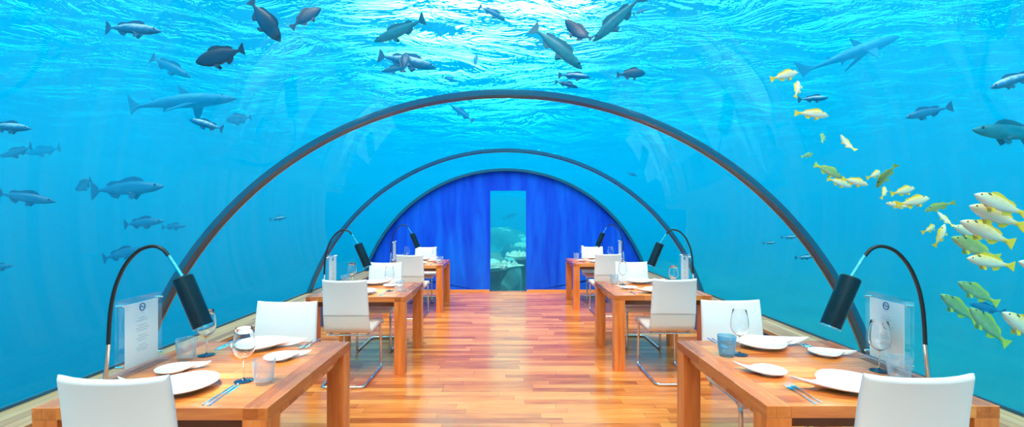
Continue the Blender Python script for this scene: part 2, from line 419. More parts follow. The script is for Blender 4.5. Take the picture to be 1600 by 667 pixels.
sea = bpy.data.objects.new('sea_water', me); COL.objects.link(sea); sea['kind'] = 'structure'; sea['label'] = 'clear blue sea water all round the tunnel'

def wave(x, y):
    h = 0
    for i, (kx, ky, a, p) in enumerate(WAVES): h += a * math.sin(kx * x + ky * y + p)
    return h
rw = random.Random(3); WAVES = []
for i in range(14):
    wl = 0.8 * 1.28 ** i; k = 2 * math.pi / wl; th = rw.gauss(math.pi / 2, 0.7)
    WAVES.append((k * math.cos(th), k * math.sin(th), 0.016 * wl * 0.9, rw.uniform(0, 6.28)))
bm = bmesh.new(); NX, NY = 260, 260; rows = []
for j in range(NY + 1):
    y = -6 + 50 * (j / NY) ** 1.3
    rows.append([bm.verts.new((x, y, SURF + wave(x, y))) for x in ((i / NX * 2 - 1) * 32 for i in range(NX + 1))])
for p, q in zip(rows, rows[1:]):
    for i in range(NX): bm.faces.new((p[i], p[i + 1], q[i + 1], q[i]))
me = bpy.data.meshes.new('sea_surface'); bm.to_mesh(me); bm.free(); me.materials.append(M['sea_surface'])
me.polygons.foreach_set('use_smooth', [True] * len(me.polygons))
o = bpy.data.objects.new('sea_surface', me); COL.objects.link(o); o['kind'] = 'structure'; o['label'] = 'rippled sea surface seen from below'

# sea bed: falls away on the left, a reef slope on the right and beyond the end
def bed(x, y):
    base = -1.6 + 0.10 * max(0, x - 3) - 0.45 * max(0, -x - 2) - 0.0 * y
    base = max(base, -14)
    n = 0.25 * math.sin(x * 0.9 + 1.3) * math.sin(y * 0.7) + 0.12 * math.sin(x * 2.3 + y * 1.7) + 0.07 * math.sin(4.1 * x - 3.3 * y)
    return base + n
bm = bmesh.new(); rows = []
for j in range(121):
    y = -20 + 80 * j / 120
    rows.append([bm.verts.new((x, y, bed(x, y))) for x in ((i / 140 * 2 - 1) * 50 for i in range(141))])
for p, q in zip(rows, rows[1:]):
    for i in range(140): bm.faces.new((p[i], p[i + 1], q[i + 1], q[i]))
struct('ground', bm, M['sand'], 'sandy sea bed sloping outside the tunnel')

# ------------------------------------------------------------------ table
ZT = 0.75; TW, TD = 0.96, 0.97
def make_table():
    root = empty('dining_table')
    bm = bmesh.new(); h = TW / 2; d = TD / 2
    add_box(bm, -h + 0.1, h - 0.1, -d, d, ZT - 0.05, ZT, 0.0012, 0)
    add_box(bm, -h, -h + 0.1, -d, d, ZT - 0.05, ZT, 0.0025, 1); add_box(bm, h - 0.1, h, -d, d, ZT - 0.05, ZT, 0.0025, 1)
    mesh_obj('tabletop', bm, [M['table'], M['table_y']], root, smooth=False)
    bm = bmesh.new(); k = 0.035; t = 0.022
    add_box(bm, -h + 0.11, h - 0.11, -d + k, -d + k + t, ZT - 0.1, ZT - 0.05); add_box(bm, -h + 0.11, h - 0.11, d - k - t, d - k, ZT - 0.1, ZT - 0.05)
    add_box(bm, -h + k, -h + k + t, -d + 0.11, d - 0.11, ZT - 0.1, ZT - 0.05); add_box(bm, h - k - t, h - k, -d + 0.11, d - 0.11, ZT - 0.1, ZT - 0.05)
    mesh_obj('apron', bm, M['table'], root, smooth=False)
    for sx in (-1, 1):
        for sy in (-1, 1):
            x0, x1 = sorted((sx * h, sx * (h - 0.105))); y0, y1 = sorted((sy * d, sy * (d - 0.105)))
            mesh_obj('leg', box(x0 + 0.001, x1 - 0.001, y0 + 0.001, y1 - 0.001, 0, ZT - 0.05, 0.002), M['leg'], root, smooth=False)
    return root

# ------------------------------------------------------------------ cantilever chair (faces +y)
def slab(prof, thick, wid, cx=0.0, cz=0.0):
    """upholstered sheet: side profile (y,z) swept across x, rounded rims. thick(t), wid(t), cx = hollow depth, cz = raised corner"""
    P = [Vector((0, y, z)) for y, z in prof]; P = smoothpath(P, 5); n = len(P)
    cols = [-1, -0.975, -0.93, -0.7, -0.4, 0, 0.4, 0.7, 0.93, 0.975, 1]; pin = [0.25, 0.72, 1, 1, 1, 1, 1, 1, 1, 0.72, 0.25]
    bm = bmesh.new(); rings = []
    for u, pf in zip(cols, pin):
        A, B = [], []
        for i, p in enumerate(P):
            a, b = P[max(i - 1, 0)], P[min(i + 1, n - 1)]; tg = (b - a).normalized(); nr = Vector((0, -tg.z, tg.y))
            t = i / (n - 1); th = thick(t) / 2 * pf
            end = min(t, 1 - t) * (n - 1)
            if end < 1: th *= 0.45
            w = wid(t) / 2
            off = Vector((0, -cx * (1 - u * u) * t, cz * abs(u) ** 3 * t * t))
            q = Vector((u * w, p.y, p.z)) + off
            A.append(q + nr * th); B.append(q - nr * th)
        rings.append([bm.verts.new(v) for v in A + B[::-1]])
    m = len(rings[0])
    for a, b in zip(rings, rings[1:]):
        for k in range(m): bm.faces.new((a[k], a[(k + 1) % m], b[(k + 1) % m], b[k]))
    bm.faces.new(rings[0][::-1]); bm.faces.new(rings[-1])
    return bm
def make_chair():
    root = empty('dining_chair')
    seat = [(0.285, 0.447), (0.29, 0.468), (0.262, 0.482), (0.18, 0.482), (0.05, 0.474), (-0.07, 0.468), (-0.125, 0.476), (-0.158, 0.505), (-0.172, 0.55), (-0.182, 0.60), (-0.188, 0.635)]
    mesh_obj('seat', slab(seat, lambda t: 0.044 if t < 0.6 else 0.044 - 0.02 * (t - 0.6) / 0.4, lambda t: 0.43 - 0.015 * t), M['leather_bounce'], root, angle=60)
    back = [(-0.187, 0.628), (-0.190, 0.66), (-0.198, 0.74), (-0.209, 0.83), (-0.221, 0.905), (-0.229, 0.95)]
    mesh_obj('backrest', slab(back, lambda t: 0.036 - 0.008 * t, lambda t: 0.42 - 0.02 * t, 0.022, 0.012), M['leather'], root, angle=60)
    z0 = 0.436; pts = []
    for s in (-1, 1):
        side = [(s * 0.175, -0.12, z0), (s * 0.185, 0.262, z0 + 0.012), (s * 0.19, 0.285, 0.0135), (s * 0.19, -0.29, 0.0135)]
        pts.append(side)
    path = pts[0] + pts[1][::-1]
    bm = bmesh.new(); add_tube(bm, fillet(path, 0.05, 6), 0.0125, 10)
    mesh_obj('cantilever_frame', bm, M['steel'], root)
    bm = bmesh.new(); add_tube(bm, [(-0.195, -0.112, z0 - 0.006), (0.195, -0.112, z0 - 0.006)], 0.009, 10)
    mesh_obj('seat_bar', bm, M['steel'], root)
    return root

# ------------------------------------------------------------------ gooseneck lamp: base at the origin on the table top, arm towards +x
LAMP_FILL_W = 12.0
def make_lamp():
    root = empty('table_lamp')
    mesh_obj('base', lathe([(0, 0), (0.02, 0), (0.02, 0.008), (0.012, 0.014), (0, 0.014)], 20), M['steel'], root)
    mesh_obj('stem', tube([(0, 0, 0.01), (0.015, 0, 0.18)], 0.0095), M['steel'], root)
    neck = smoothpath([(0.0148, 0, 0.178), (0.02, 0, 0.28), (0.030, 0, 0.37), (0.052, 0, 0.46), (0.095, 0, 0.552), (0.155, 0, 0.617), (0.218, 0, 0.640), (0.266, 0, 0.628), (0.30, 0, 0.594)], 6)
    mesh_obj('gooseneck', tube(neck, 0.0085), M['rubber'], root)
    p0, p1, p2 = Vector((0.298, 0, 0.598)), Vector((0.363, 0, 0.497)), Vector((0.462, 0, 0.262))
    mesh_obj('rod', tube([p0, p1 + (p1 - p0).normalized() * 0.01], 0.0075), M['steel'], root)
    ax = (p2 - p1).normalized(); L = (p2 - p1).length
    bm = lathe([(0, 0), (0.036, 0), (0.042, 0.005), (0.043, 0.012), (0.043, L), (0.038, L), (0.036, L - 0.03), (0, L - 0.035)], 28)
    head = mesh_obj('lamp_head', bm, M['black'], root)
    rot = ax.to_track_quat('Z', 'Y'); head.rotation_euler = rot.to_euler(); head.location = p1
    mesh_obj('reflector_ring', lathe([(0.0435, L - 0.004), (0.0435, L + 0.002), (0.0375, L + 0.002), (0.0355, L - 0.02)], 28), M['steel'], head)
    bm = lathe([(0, L - 0.008), (0.015, L - 0.012), (0.022, L - 0.022), (0.024, L - 0.034)], 20)
    mesh_obj('bulb', bm, M['bulb'], head)
    li = bpy.data.lights.new('lamp_fill_light', 'SPOT'); li.energy = LAMP_FILL_W; li.color = (1.0, 0.9, 0.8); li.spot_size = math.radians(150); li.spot_blend = 0.6; li.shadow_soft_size = 0.02  # added fill: heads switched on to brighten menu sheets and glasses
    lo = bpy.data.objects.new('lamp_fill_light', li); COL.objects.link(lo); lo.parent = head; lo.location = (0, 0, L + 0.001); lo.rotation_euler = (math.pi, 0, 0)
    return root

# ------------------------------------------------------------------ menu stand: sheet faces +x, origin on the table, long way along y
def make_menu():
    root = empty('menu_stand'); W, H = 0.296, 0.375
    mesh_obj('base', box(-0.034, 0.034, -W / 2 - 0.01, W / 2 + 0.01, 0, 0.022, 0.003), M['clear'], root, smooth=False)
    bm = bmesh.new(); add_box(bm, -0.012, 0.006, -W / 2, W / 2, 0.022, H, 0.0015)
    mesh_obj('acrylic_panel', bm, M['clear'], root, smooth=False)
    sh = mesh_obj('menu_sheet', box(0.0062, 0.0082, -0.112, 0.112, 0.03, 0.345), M['paper'], root, smooth=False)
    bm = bmesh.new(); add_tube(bm, [(0.0088, 0.018 * math.cos(a), 0.318 + 0.018 * math.sin(a)) for a in [i * math.pi / 12 for i in range(24)]], 0.0028, 6, closed=True)
    add_tube(bm, smoothpath([(0.0088, -0.012, 0.316), (0.0088, -0.004, 0.324), (0.0088, 0.004, 0.312), (0.0088, 0.012, 0.32)], 4), 0.0016, 6)
    mesh_obj('emblem', bm, M['inkblue'], sh)
    rr = random.Random(5); z = 0.262
    for wd in [0.05, 0.075, 0.0, 0.06, 0.09, 0.07, 0.0, 0.055, 0.085, 0.06, 0.0, 0.05, 0.08, 0.065]:
        if wd:                                                       # one line of small flowing script
            k = int(wd / 0.004); pts = [(0.0085, -wd / 2 + wd * i / k, z + 0.0016 * (i % 2) + rr.uniform(-0.0005, 0.0012)) for i in range(k + 1)]
            mesh_obj('text_line', tube(pts, 0.0007, 4), M['ink'], sh, smooth=False)
        z -= 0.0125
    for s in (-1, 1):
        for zz in (0.05, 0.345):
            mesh_obj('fixing_stud', tube([(-0.018, s * (W / 2 - 0.014), zz), (0.018, s * (W / 2 - 0.014), zz)], 0.006, 10), M['steel'], root)
    return root

# ------------------------------------------------------------------ tableware
def outline(pts, n=5):
    P = [Vector((x, y, 0)) for x, y in pts]; m = len(P); out = []
    for i in range(m):
        a, b, c, d = P[i - 1], P[i], P[(i + 1) % m], P[(i + 2) % m]
        for k in range(n):
            t = k / n
            out.append(0.5 * ((2 * b) + (c - a) * t + (2 * a - 5 * b + 4 * c - d) * t * t + (3 * b - a - 3 * c + d) * t ** 3))
    return out
LEAF = [(-1.76, 0.74), (-1.3, 0.50), (-0.88, 0.48), (-0.42, 0.80), (0.2, 0.98), (0.72, 0.7), (0.98, 0.2), (0.95, -0.35), (0.62, -0.8), (0.1, -0.98), (-0.45, -0.86), (-0.95, -0.45), (-1.35, 0.08), (-1.68, 0.58)]
def plate_bm(s, tipup, rim, th=0.007):
    O = outline(LEAF, 5); n = len(O); bm = bmesh.new()
    def h(f, p):
        e = max(0, -p.x - 0.75) / 0.97
        return rim * (0.08 + 0.92 * max(0, (f - 0.45) / 0.55) ** 1.6) + tipup * e * e * f
    def ring(f, dz, shrink=1.0): return [bm.verts.new((p.x * f * s * shrink, p.y * f * s * shrink, h(f, p * f) + dz)) for p in O]
    fr = [0.25, 0.5, 0.68, 0.82, 0.92, 1.0]
    top = [ring(f, th) for f in fr]; bot = [ring(f, 0 if f < 1 else th * 0.35) for f in fr]
    ct = bm.verts.new((0, 0, h(0, Vector()) + th)); cb = bm.verts.new((0, 0, h(0, Vector())))
    for S, cc, flip in ((top, ct, False), (bot, cb, True)):
        for k in range(n):
            f = (cc, S[0][k], S[0][(k + 1) % n]); bm.faces.new(f)
        for a, b in zip(S, S[1:]):
            for k in range(n): bm.faces.new((a[k], b[k], b[(k + 1) % n], a[(k + 1) % n]))
    for k in range(n): bm.faces.new((top[-1][k], bot[-1][k], bot[-1][(k + 1) % n], top[-1][(k + 1) % n]))
    return bm
def make_plate(name, s, tipup, rim):
    bm = plate_bm(s, tipup, rim)
    for v in bm.verts: v.co.z += 0.006
    r = s * 0.45
    add_lathe(bm, [(r, 0.0), (r + 0.004, 0.0), (r + 0.004, 0.009), (r, 0.009)], 28)
    return mesh_obj(name, bm, M['china'], angle=50)
def make_wine():
    root = empty('wine_glass')
    mesh_obj('foot', lathe([(0, 0), (0.040, 0), (0.0425, 0.002), (0.040, 0.004), (0.012, 0.007), (0.005, 0.012), (0.0035, 0.016), (0, 0.016)], 28), M['navy'], root)
    mesh_obj('stem', lathe([(0.0032, 0.014), (0.0028, 0.05), (0.003, 0.085), (0.005, 0.1), (0.008, 0.106)], 12), M['glass'], root)
    mesh_obj('bowl', lathe([(0, 0.104), (0.012, 0.106), (0.03, 0.118), (0.043, 0.137), (0.048, 0.158), (0.0465, 0.19), (0.041, 0.225), (0.036, 0.252), (0.0352, 0.254), (0.0345, 0.252),
                            (0.0395, 0.225), (0.045, 0.19), (0.0465, 0.158), (0.0415, 0.138), (0.029, 0.12), (0.012, 0.1085), (0, 0.107)], 30), M['glass'], root)
    return root
def make_tumbler(name, mat):
    mod = lambda a, z: 1 + 0.035 * math.sin(2 * math.pi * a * 5 + z * 60) * min(1, z / 0.03)
    return mesh_obj(name, lathe([(0, 0), (0.036, 0), (0.038, 0.003), (0.042, 0.03), (0.046, 0.07), (0.050, 0.113), (0.0495, 0.115), (0.048, 0.113),
                                     (0.0435, 0.07), (0.0395, 0.03), (0.035, 0.016), (0.02, 0.013), (0, 0.013)], 40, mod), mat, angle=60)
def make_knife():
    root = empty('table_knife')
    bm = bmesh.new(); prof = [(-0.115, 0.0045), (-0.11, 0.006), (-0.06, 0.0062), (-0.01, 0.0045), (0.0, 0.004)]
    def strip(prof, th, skew=0, zz=0.002):
        T = []
        for y, w in prof: T.append([bm.verts.new((-w, y, zz)), bm.verts.new((w, y, zz)), bm.verts.new((w * 0.7, y, zz + th)), bm.verts.new((-w * 0.7, y, zz + th))])
        for a, b in zip(T, T[1:]):
            for k in range(4): bm.faces.new((a[k], a[(k + 1) % 4], b[(k + 1) % 4], b[k]))
        bm.faces.new(T[0]); bm.faces.new(T[-1][::-1])
    strip(prof, 0.005, zz=0.0); mesh_obj('handle', bm, M['steel'], root)
    bm = bmesh.new(); strip([(-0.001, 0.005), (0.01, 0.0085), (0.06, 0.0095), (0.095, 0.008), (0.112, 0.004), (0.118, 0.001)], 0.0018, zz=0.001)
    mesh_obj('blade', bm, M['steel'], root); return root
def make_fork():
    root = empty('table_fork')
    bm = bmesh.new(); secs = [(-0.11, 0.0055, 0.0), (-0.06, 0.0045, 0.001), (0.0, 0.0028, 0.004), (0.03, 0.003, 0.006), (0.045, 0.008, 0.004), (0.06, 0.0115, 0.002), (0.068, 0.0118, 0.002)]
    T = [[bm.verts.new((-w, y, z)), bm.verts.new((w, y, z)), bm.verts.new((w * .8, y, z + 0.003)), bm.verts.new((-w * .8, y, z + 0.003))] for y, w, z in secs]
    for a, b in zip(T, T[1:]):
        for k in range(4): bm.faces.new((a[k], a[(k + 1) % 4], b[(k + 1) % 4], b[k]))
    bm.faces.new(T[0]); bm.faces.new(T[-1][::-1])
    mesh_obj('handle', bm, M['steel'], root)
    bm = bmesh.new()
    for k in range(4):
        x = -0.009 + 0.006 * k
        add_tube(bm, [(x, 0.066, 0.0035), (x, 0.09, 0.004), (x * 0.97, 0.112, 0.0075)], lambda t: 0.0018 - 0.0008 * t, 6)
    mesh_obj('tines', bm, M['steel'], root); return root

# ------------------------------------------------------------------ lay the room out
PROTO = {}
def proto(kind, builder):
    if kind not in PROTO: PROTO[kind] = builder(); return PROTO[kind]
    return copy_tree(PROTO[kind])
def put(o, loc, rz, label, cat, group=None):
    o.location = loc; o.rotation_euler = (0, 0, rz); tag(o, label, cat, group); return o
ROWN = ['front', 'middle', 'rear']
TABLES = {('left', 0): (-1.450, 2.308), ('left', 1): (-1.455, 4.819), ('left', 2): (-1.485, 7.625),
          ('right', 0): (1.555, 2.328), ('right', 1): (1.556, 4.905), ('right', 2): (1.60, 7.865)}
CHAIRS = {('left', 0): ((-1.405, 1.835), (-1.466, 2.785)), ('left', 1): ((-1.452, 4.265), (-1.487, 5.335)), ('left', 2): ((-1.43, 6.905), (-1.485, 8.145)),
          ('right', 0): ((1.494, 1.85), (1.535, 2.835)), ('right', 1): ((1.55, 4.33), (1.58, 5.41)), ('right', 2): ((1.57, 7.065), (1.635, 8.245))}
jit = random.Random(11)
for (side, row), (tx, ty) in TABLES.items():
    s = -1 if side == 'left' else 1
    rn = ROWN[row]; tn = '%s %s table' % (rn, side)
    put(proto('table', make_table), (tx, ty, 0), 0, {0: 'square teak dining table nearest on the %s side', 1: 'square teak dining table, middle one on the %s side', 2: 'square teak dining table on the %s nearest the blue wall'}[row] % side, 'table', 'teak dining tables')
    (nx, ny), (fx, fy) = CHAIRS[(side, row)]
    put(proto('chair', make_chair), (nx, ny, 0), 0.0, 'white leather cantilever chair with its back to us at the %s' % tn, 'chair', 'white cantilever chairs')
    put(proto('chair', make_chair), (fx, fy, 0), math.pi, 'white leather cantilever chair facing us across the %s' % tn, 'chair', 'white cantilever chairs')
    ox = tx + s * (TW / 2 - 0.05)
    ly = {('left', 0): 2.103, ('right', 0): 2.103}.get((side, row), ty - 0.20)
    lx = ox
    put(proto('lamp', make_lamp), (lx, ly, ZT), 0 if s < 0 else math.pi, 'black gooseneck lamp with cylinder head bending over the %s' % tn, 'lamp', 'gooseneck table lamps')
    mrz = 0.06 if s < 0 else math.pi - 0.06
    put(proto('menu', make_menu), (tx + s * (TW / 2 - 0.062), ty - 0.015 + (0.03 if row else 0), ZT), mrz, 'clear acrylic stand with a white menu sheet on the %s' % tn, 'menu stand', 'acrylic menu stands')
    for end in (0, 1):
        e = 'near' if end == 0 else 'far'; seat = 'the %s setting of the %s' % (e, tn)
        rz = 0 if end == 0 else math.pi
        cx = (nx if end == 0 else fx) - (0.06 if (end == 0 and row == 0 and s < 0) else 0) ; cyy = ty + (-1 if end == 0 else 1) * (TD / 2 - 0.2 + (0.09 if end else 0) * 0)
        if end == 1: cyy = ty + TD / 2 - 0.125
        if end == 0 and row == 0 and s > 0: cx += 0.08
        def at(dx, dy): 
            k = 1 if end == 0 else -1
            return (cx + k * dx, cyy + k * dy, ZT)
        j = lambda a=0.012: jit.uniform(-a, a) if row else 0
        put(proto('plate', lambda: make_plate('dinner_plate', 0.148, 0.022, 0.02)), at(j(), j()), rz + (0.4 if row == 0 else jit.uniform(0.1, 0.5)), 'large white leaf-shaped dinner plate at ' + seat, 'plate', 'white dinner plates')
        dr = {('left', 0, 0): (-0.20, 0.23, 3.9), ('left', 0, 1): (-0.235, 0.22, 0.75), ('right', 0, 0): (-0.27, 0.185, -0.15), ('right', 0, 1): (-0.262, 0.17, 0.2)}.get((side, row, end), (-0.215, 0.205, jit.uniform(-0.3, 0.3)))
        put(proto('dish', lambda: make_plate('side_plate', 0.082, 0.012, 0.010)), at(dr[0], dr[1]), rz + dr[2], 'small white pointed side plate at ' + seat, 'plate', 'white side plates')
        wg = {('left', 0, 0): (0.225, 0.10), ('left', 0, 1): (0.212, 0.155), ('right', 0, 0): (0.31, 0.215), ('right', 0, 1): (0.215, 0.16)}.get((side, row, end), (0.25 + j(), 0.15 + j()))
        put(proto('wine', make_wine), at(*wg), jit.uniform(0, 3), 'empty wine glass with navy foot at ' + seat, 'glass', 'wine glasses')
        tg = {('left', 0, 0): (0.336, 0.07), ('left', 0, 1): (0.275, 0.225), ('right', 0, 0): (0.295, 0.085), ('right', 0, 1): (0.30, 0.185)}.get((side, row, end), (0.34 + j(), 0.11 + j()))
        blue = (side, row, end) == ('right', 0, 1)
        if blue: o = make_tumbler('tumbler', M['tumbler_blue'])
        else: o = proto('tumbler', lambda: make_tumbler('tumbler', M['tumbler']))
        put(o, at(*tg), jit.uniform(0, 3), ('pale blue tumbler at ' if blue else 'clear wavy tumbler at ') + seat, 'glass', 'tumblers')
        kn = [(0.215, -0.06, 0.0), (0.238, -0.065, 0.03)] if row == 0 else [(0.215, -0.06, 0.0)]
        fk = [(-0.255, -0.06, 0.02), (-0.285, -0.075, 0.0)] if row == 0 else [(-0.255, -0.06, 0.0)]
        for q, (dx, dy, a) in enumerate(kn):
            put(proto('knife', make_knife), at(dx, dy), rz + a, 'steel knife lying %s at %s' % (['beside the plate', 'outermost'][q] if row == 0 else 'beside the plate', seat), 'knife', 'steel knives')
        for q, (dx, dy, a) in enumerate(fk):
            put(proto('fork', make_fork), at(dx, dy), rz + a, 'steel fork lying %s at %s' % (['beside the plate', 'outermost'][q] if row == 0 else 'beside the plate', seat), 'fork', 'steel forks')

# ------------------------------------------------------------------ fish
def fish_mat(name, back, side, belly, fin=None, rough=0.4, stripe=None, spot=None):
    """countershaded hide: colours follow the fish's own height and length (object space, length 1 along x, head at +x)"""
    q = NT(name); tc = q.n('TexCoord'); sp = q.n('SeparateXYZ', {0: tc.outputs['Object']})
    nz = q.n('TexNoise', {0: tc.outputs['Object'], 'Scale': 14, 'Detail': 4})
    nn = q.n('MapRange', {0: nz.outputs[0], 1: 0.3, 2: 0.7, 3: -0.025, 4: 0.025})
    z = q.n('Math', {0: sp.outputs[2], 1: nn}, operation='ADD')
    t = q.n('MapRange', {0: z, 1: -0.12, 2: 0.14, 3: 0, 4: 1})
    r = q.n('ValToRGB', {0: t}); cr = r.color_ramp
    cr.elements[0].position = 0.15; cr.elements[0].color = belly; cr.elements[1].position = 0.95; cr.elements[1].color = back
    e = cr.elements.new(0.5); e.color = side
    col = r.outputs[0]
    if stripe:
        w = q.n('Math', {0: sp.outputs[2], 1: 170.0}, operation='MULTIPLY'); sn = q.n('Math', {0: w}, operation='SINE')
        f = q.n('MapRange', {0: sn, 1: 0.5, 2: 0.9, 3: 0, 4: 0.5}); col = q.mixc(f, col, stripe)
    if fin:
        f = q.n('MapRange', {0: sp.outputs[0], 1: -0.26, 2: -0.36, 3: 0, 4: 1}); col = q.mixc(f, col, fin)
    if spot:
        d = q.n('VectorMath', {0: tc.outputs['Object'], 1: spot}, operation='SUBTRACT')
        ab = q.n('VectorMath', {0: d, 1: (1.0, 0, 1.5)}, operation='MULTIPLY'); ln = q.n('VectorMath', {0: ab}, operation='LENGTH')
        f = q.n('MapRange', {0: ln.outputs[1], 1: 0.026, 2: 0.036, 3: 1, 4: 0}); col = q.mixc(f, col, rgb(18, 24, 34))
    return q.surf(q.n('BsdfPrincipled', {'Base Color': col, 'Roughness': rough, 'Specular IOR Level': 0.4}))
YEL = rgb(255, 205, 30)
FM = {
 'snapper': (fish_mat('snapper_skin', rgb(236, 196, 70), rgb(250, 236, 205), rgb(252, 248, 244), YEL, stripe=rgb(235, 190, 60), spot=(0.27, 0, 0.092)), plain('yellow_fin', YEL, 0.5)),
 'snapper_green': (fish_mat('olive_snapper_skin', rgb(96, 140, 80), rgb(150, 176, 110), rgb(200, 214, 170), rgb(226, 206, 40), stripe=rgb(190, 200, 70), spot=(0.27, 0, 0.092)), plain('olive_yellow_fin', rgb(206, 206, 50), 0.5)),
 'dark': (fish_mat('dark_fish_skin', rgb(0, 36, 66), rgb(0, 50, 88), rgb(6, 68, 108)), plain('dark_fin', rgb(0, 42, 78), 0.5)),
 'jack': (fish_mat('steel_blue_fish_skin', rgb(4, 92, 136), rgb(8, 112, 158), rgb(40, 150, 190)), plain('steel_blue_fin', rgb(2, 88, 134), 0.5)),
 'white': (fish_mat('silver_backed_skin', rgb(226, 240, 246), rgb(12, 108, 152), rgb(0, 60, 100)), plain('slate_fin', rgb(2, 70, 114), 0.5)),
 'grouper': (fish_mat('grouper_skin', rgb(4, 92, 112), rgb(12, 120, 136), rgb(60, 160, 170)), plain('grouper_fin', rgb(4, 94, 114), 0.5)),
 'shark': (fish_mat('shark_skin', rgb(120, 200, 220), rgb(16, 124, 168), rgb(40, 152, 190), rough=0.5), plain('shark_fin', rgb(12, 120, 164), 0.5)),
}
EYE_M = plain('fish_eye', rgb(10, 12, 16), 0.1)
# x from nose (+0.5) to tail root (-0.36): half height, half width, mid-line z
BODY = {
 'snapper': ([(0.5, .006, .005, -.006), (0.46, .036, .026, -.004), (0.40, .072, .045, .0), (0.31, .108, .058, .004), (0.20, .13, .062, .006), (0.07, .134, .060, .004), (-0.06, .118, .052, .002), (-0.18, .086, .038, .002), (-0.28, .052, .022, .002), (-0.36, .038, .013, .002), (-0.40, .040, .008, .002)], 1.0),
 'deep': ([(0.5, .008, .006, 0), (0.45, .06, .03, 0), (0.38, .11, .045, 0), (0.27, .152, .056, 0), (0.13, .172, .058, 0), (0.0, .165, .052, 0), (-0.13, .132, .042, 0), (-0.25, .08, .026, 0), (-0.34, .036, .012, 0), (-0.40, .036, .007, 0)], 1.1),
 'jack': ([(0.5, .006, .006, 0), (0.45, .034, .026, 0), (0.36, .066, .046, 0), (0.22, .09, .058, 0), (0.05, .094, .058, 0), (-0.12, .076, .045, 0), (-0.26, .044, .026, 0), (-0.36, .020, .013, 0), (-0.40, .020, .008, 0)], 1.1),
 'shark': ([(0.5, .004, .006, 0), (0.46, .022, .03, 0), (0.38, .042, .046, 0), (0.25, .06, .056, 0), (0.08, .062, .056, 0), (-0.1, .046, .042, 0), (-0.24, .026, .026, 0), (-0.34, .015, .014, 0), (-0.40, .013, .007, 0)], 1.5),
}
FISH_MESH = {}
def fish_mesh(shape, mat, bend):
    key = (shape, mat, bend)
    if key in FISH_MESH: return FISH_MESH[key]
    secs, tailk = BODY[shape]; bm = bmesh.new(); rings = []; seg = 16
    for x, h, w, z in secs:
        rings.append([bm.verts.new((x, w * math.cos(2 * math.pi * k / seg), z + h * math.sin(2 * math.pi * k / seg) * (1 if math.sin(2 * math.pi * k / seg) > 0 else 0.92))) for k in range(seg)])
    for a, b in zip(rings, rings[1:]):
        for k in range(seg): bm.faces.new((a[k], a[(k + 1) % seg], b[(k + 1) % seg], b[k]))
    bm.faces.new(rings[0][::-1]); bm.faces.new(rings[-1])
    def fin(pts, th, mi=1, tilt=None):
        """thin tapered blade from an outline in the x-z plane, with real thickness"""
        A = [bm.verts.new((x, th, z)) for x, z in pts]; B = [bm.verts.new((x, -th, z)) for x, z in pts]
        fa = bm.faces.new(A); fb = bm.faces.new(B[::-1]); fs = [fa, fb]
        for k in range(len(pts)): fs.append(bm.faces.new((A[k], B[k], B[(k + 1) % len(pts)], A[(k + 1) % len(pts)])))
        for f in fs: f.material_index = mi
        if tilt:
            for v in A + B: v.co = tilt @ v.co
        bmesh.ops.triangulate(bm, faces=[fa, fb])
    if shape == 'shark':
        fin([(-0.36, .013), (-0.42, .05), (-0.50, .13), (-0.465, .04), (-0.455, .0), (-0.47, -.055), (-0.42, -.025), (-0.37, -.01)], .004)
        fin([(0.14, .05), (0.07, .10), (0.02, .145), (0.03, .09), (0.035, .055)], .005); fin([(-0.2, .03), (-0.235, .06), (-0.23, .028)], .003)
        for s in (-1, 1):
            fin([(0.2, 0), (0.12, -.10), (0.03, -.19), (0.06, -.09), (0.1, 0)], .004, 1, Matrix.Translation((0, s * .045, -.03)) @ Matrix.Rotation(s * 1.0, 4, 'X'))
        fin([(-0.08, -.035), (-0.13, -.075), (-0.125, -.03)], .004)
    else:
        H = max(s[1] for s in secs); k = tailk
        fin([(-0.385, .036 if shape != 'jack' else .018), (-0.44, .075 * k), (-0.5, .118 * k), (-0.475, .05 * k), (-0.462, .0), (-0.475, -.05 * k), (-0.5, -.112 * k), (-0.44, -.07 * k), (-0.385, -.034 if shape != 'jack' else -.018)], .005)
        d = H * 0.9
        fin([(0.24, d), (0.2, d + .045), (0.12, H + .062), (0.02, H + .05), (-0.1, d + .02), (-0.2, H * .62 + .05), (-0.27, H * .42 + .03), (-0.26, H * .36), (-0.1, H * .72), (0.05, H * .9)], .004)
        fin([(-0.08, -H * .76), (-0.12, -H - .035), (-0.2, -H * .8 - .03), (-0.25, -H * .5), (-0.24, -H * .4), (-0.15, -H * .6)], .004)
        for s in (-1, 1):
            fin([(0.22, -.03), (0.14, -.01), (0.04, -.045), (0.09, -.085), (0.17, -.065)], .003, 1, Matrix.Translation((0, s * .052, 0)) @ Matrix.Rotation(-s * 0.35, 4, 'Z') @ Matrix.Rotation(s * 0.3, 4, 'X'))
            fin([(0.17, -H * .85), (0.10, -H - .06), (0.05, -H - .03), (0.08, -H * .85)], .003, 1, Matrix.Translation((0, s * .022, 0)) @ Matrix.Rotation(s * 0.12, 4, 'X'))
    for s in (-1, 1):
        n0 = len(bm.faces)
        r = bmesh.ops.create_icosphere(bm, subdivisions=2, radius=.016 if shape != 'shark' else .007)
        for v in r['verts']: v.co = Vector((0.405, s * (.036 if shape != 'deep' else .034), .028)) + Vector((v.co.x, v.co.y * .6, v.co.z))
        for f in set(f for v in r['verts'] for f in v.link_faces): f.material_index = 2
    for v in bm.verts:                                       # swimming bend: head and tail swing to the same side
        u = v.co.x - 0.12
        v.co.y += bend * (u * u * 1.1 if u < 0 else u * u * 0.5)
    me = bpy.data.meshes.new(shape + '_fish'); bmesh.ops.recalc_face_normals(bm, faces=bm.faces[:]); bm.to_mesh(me); bm.free()
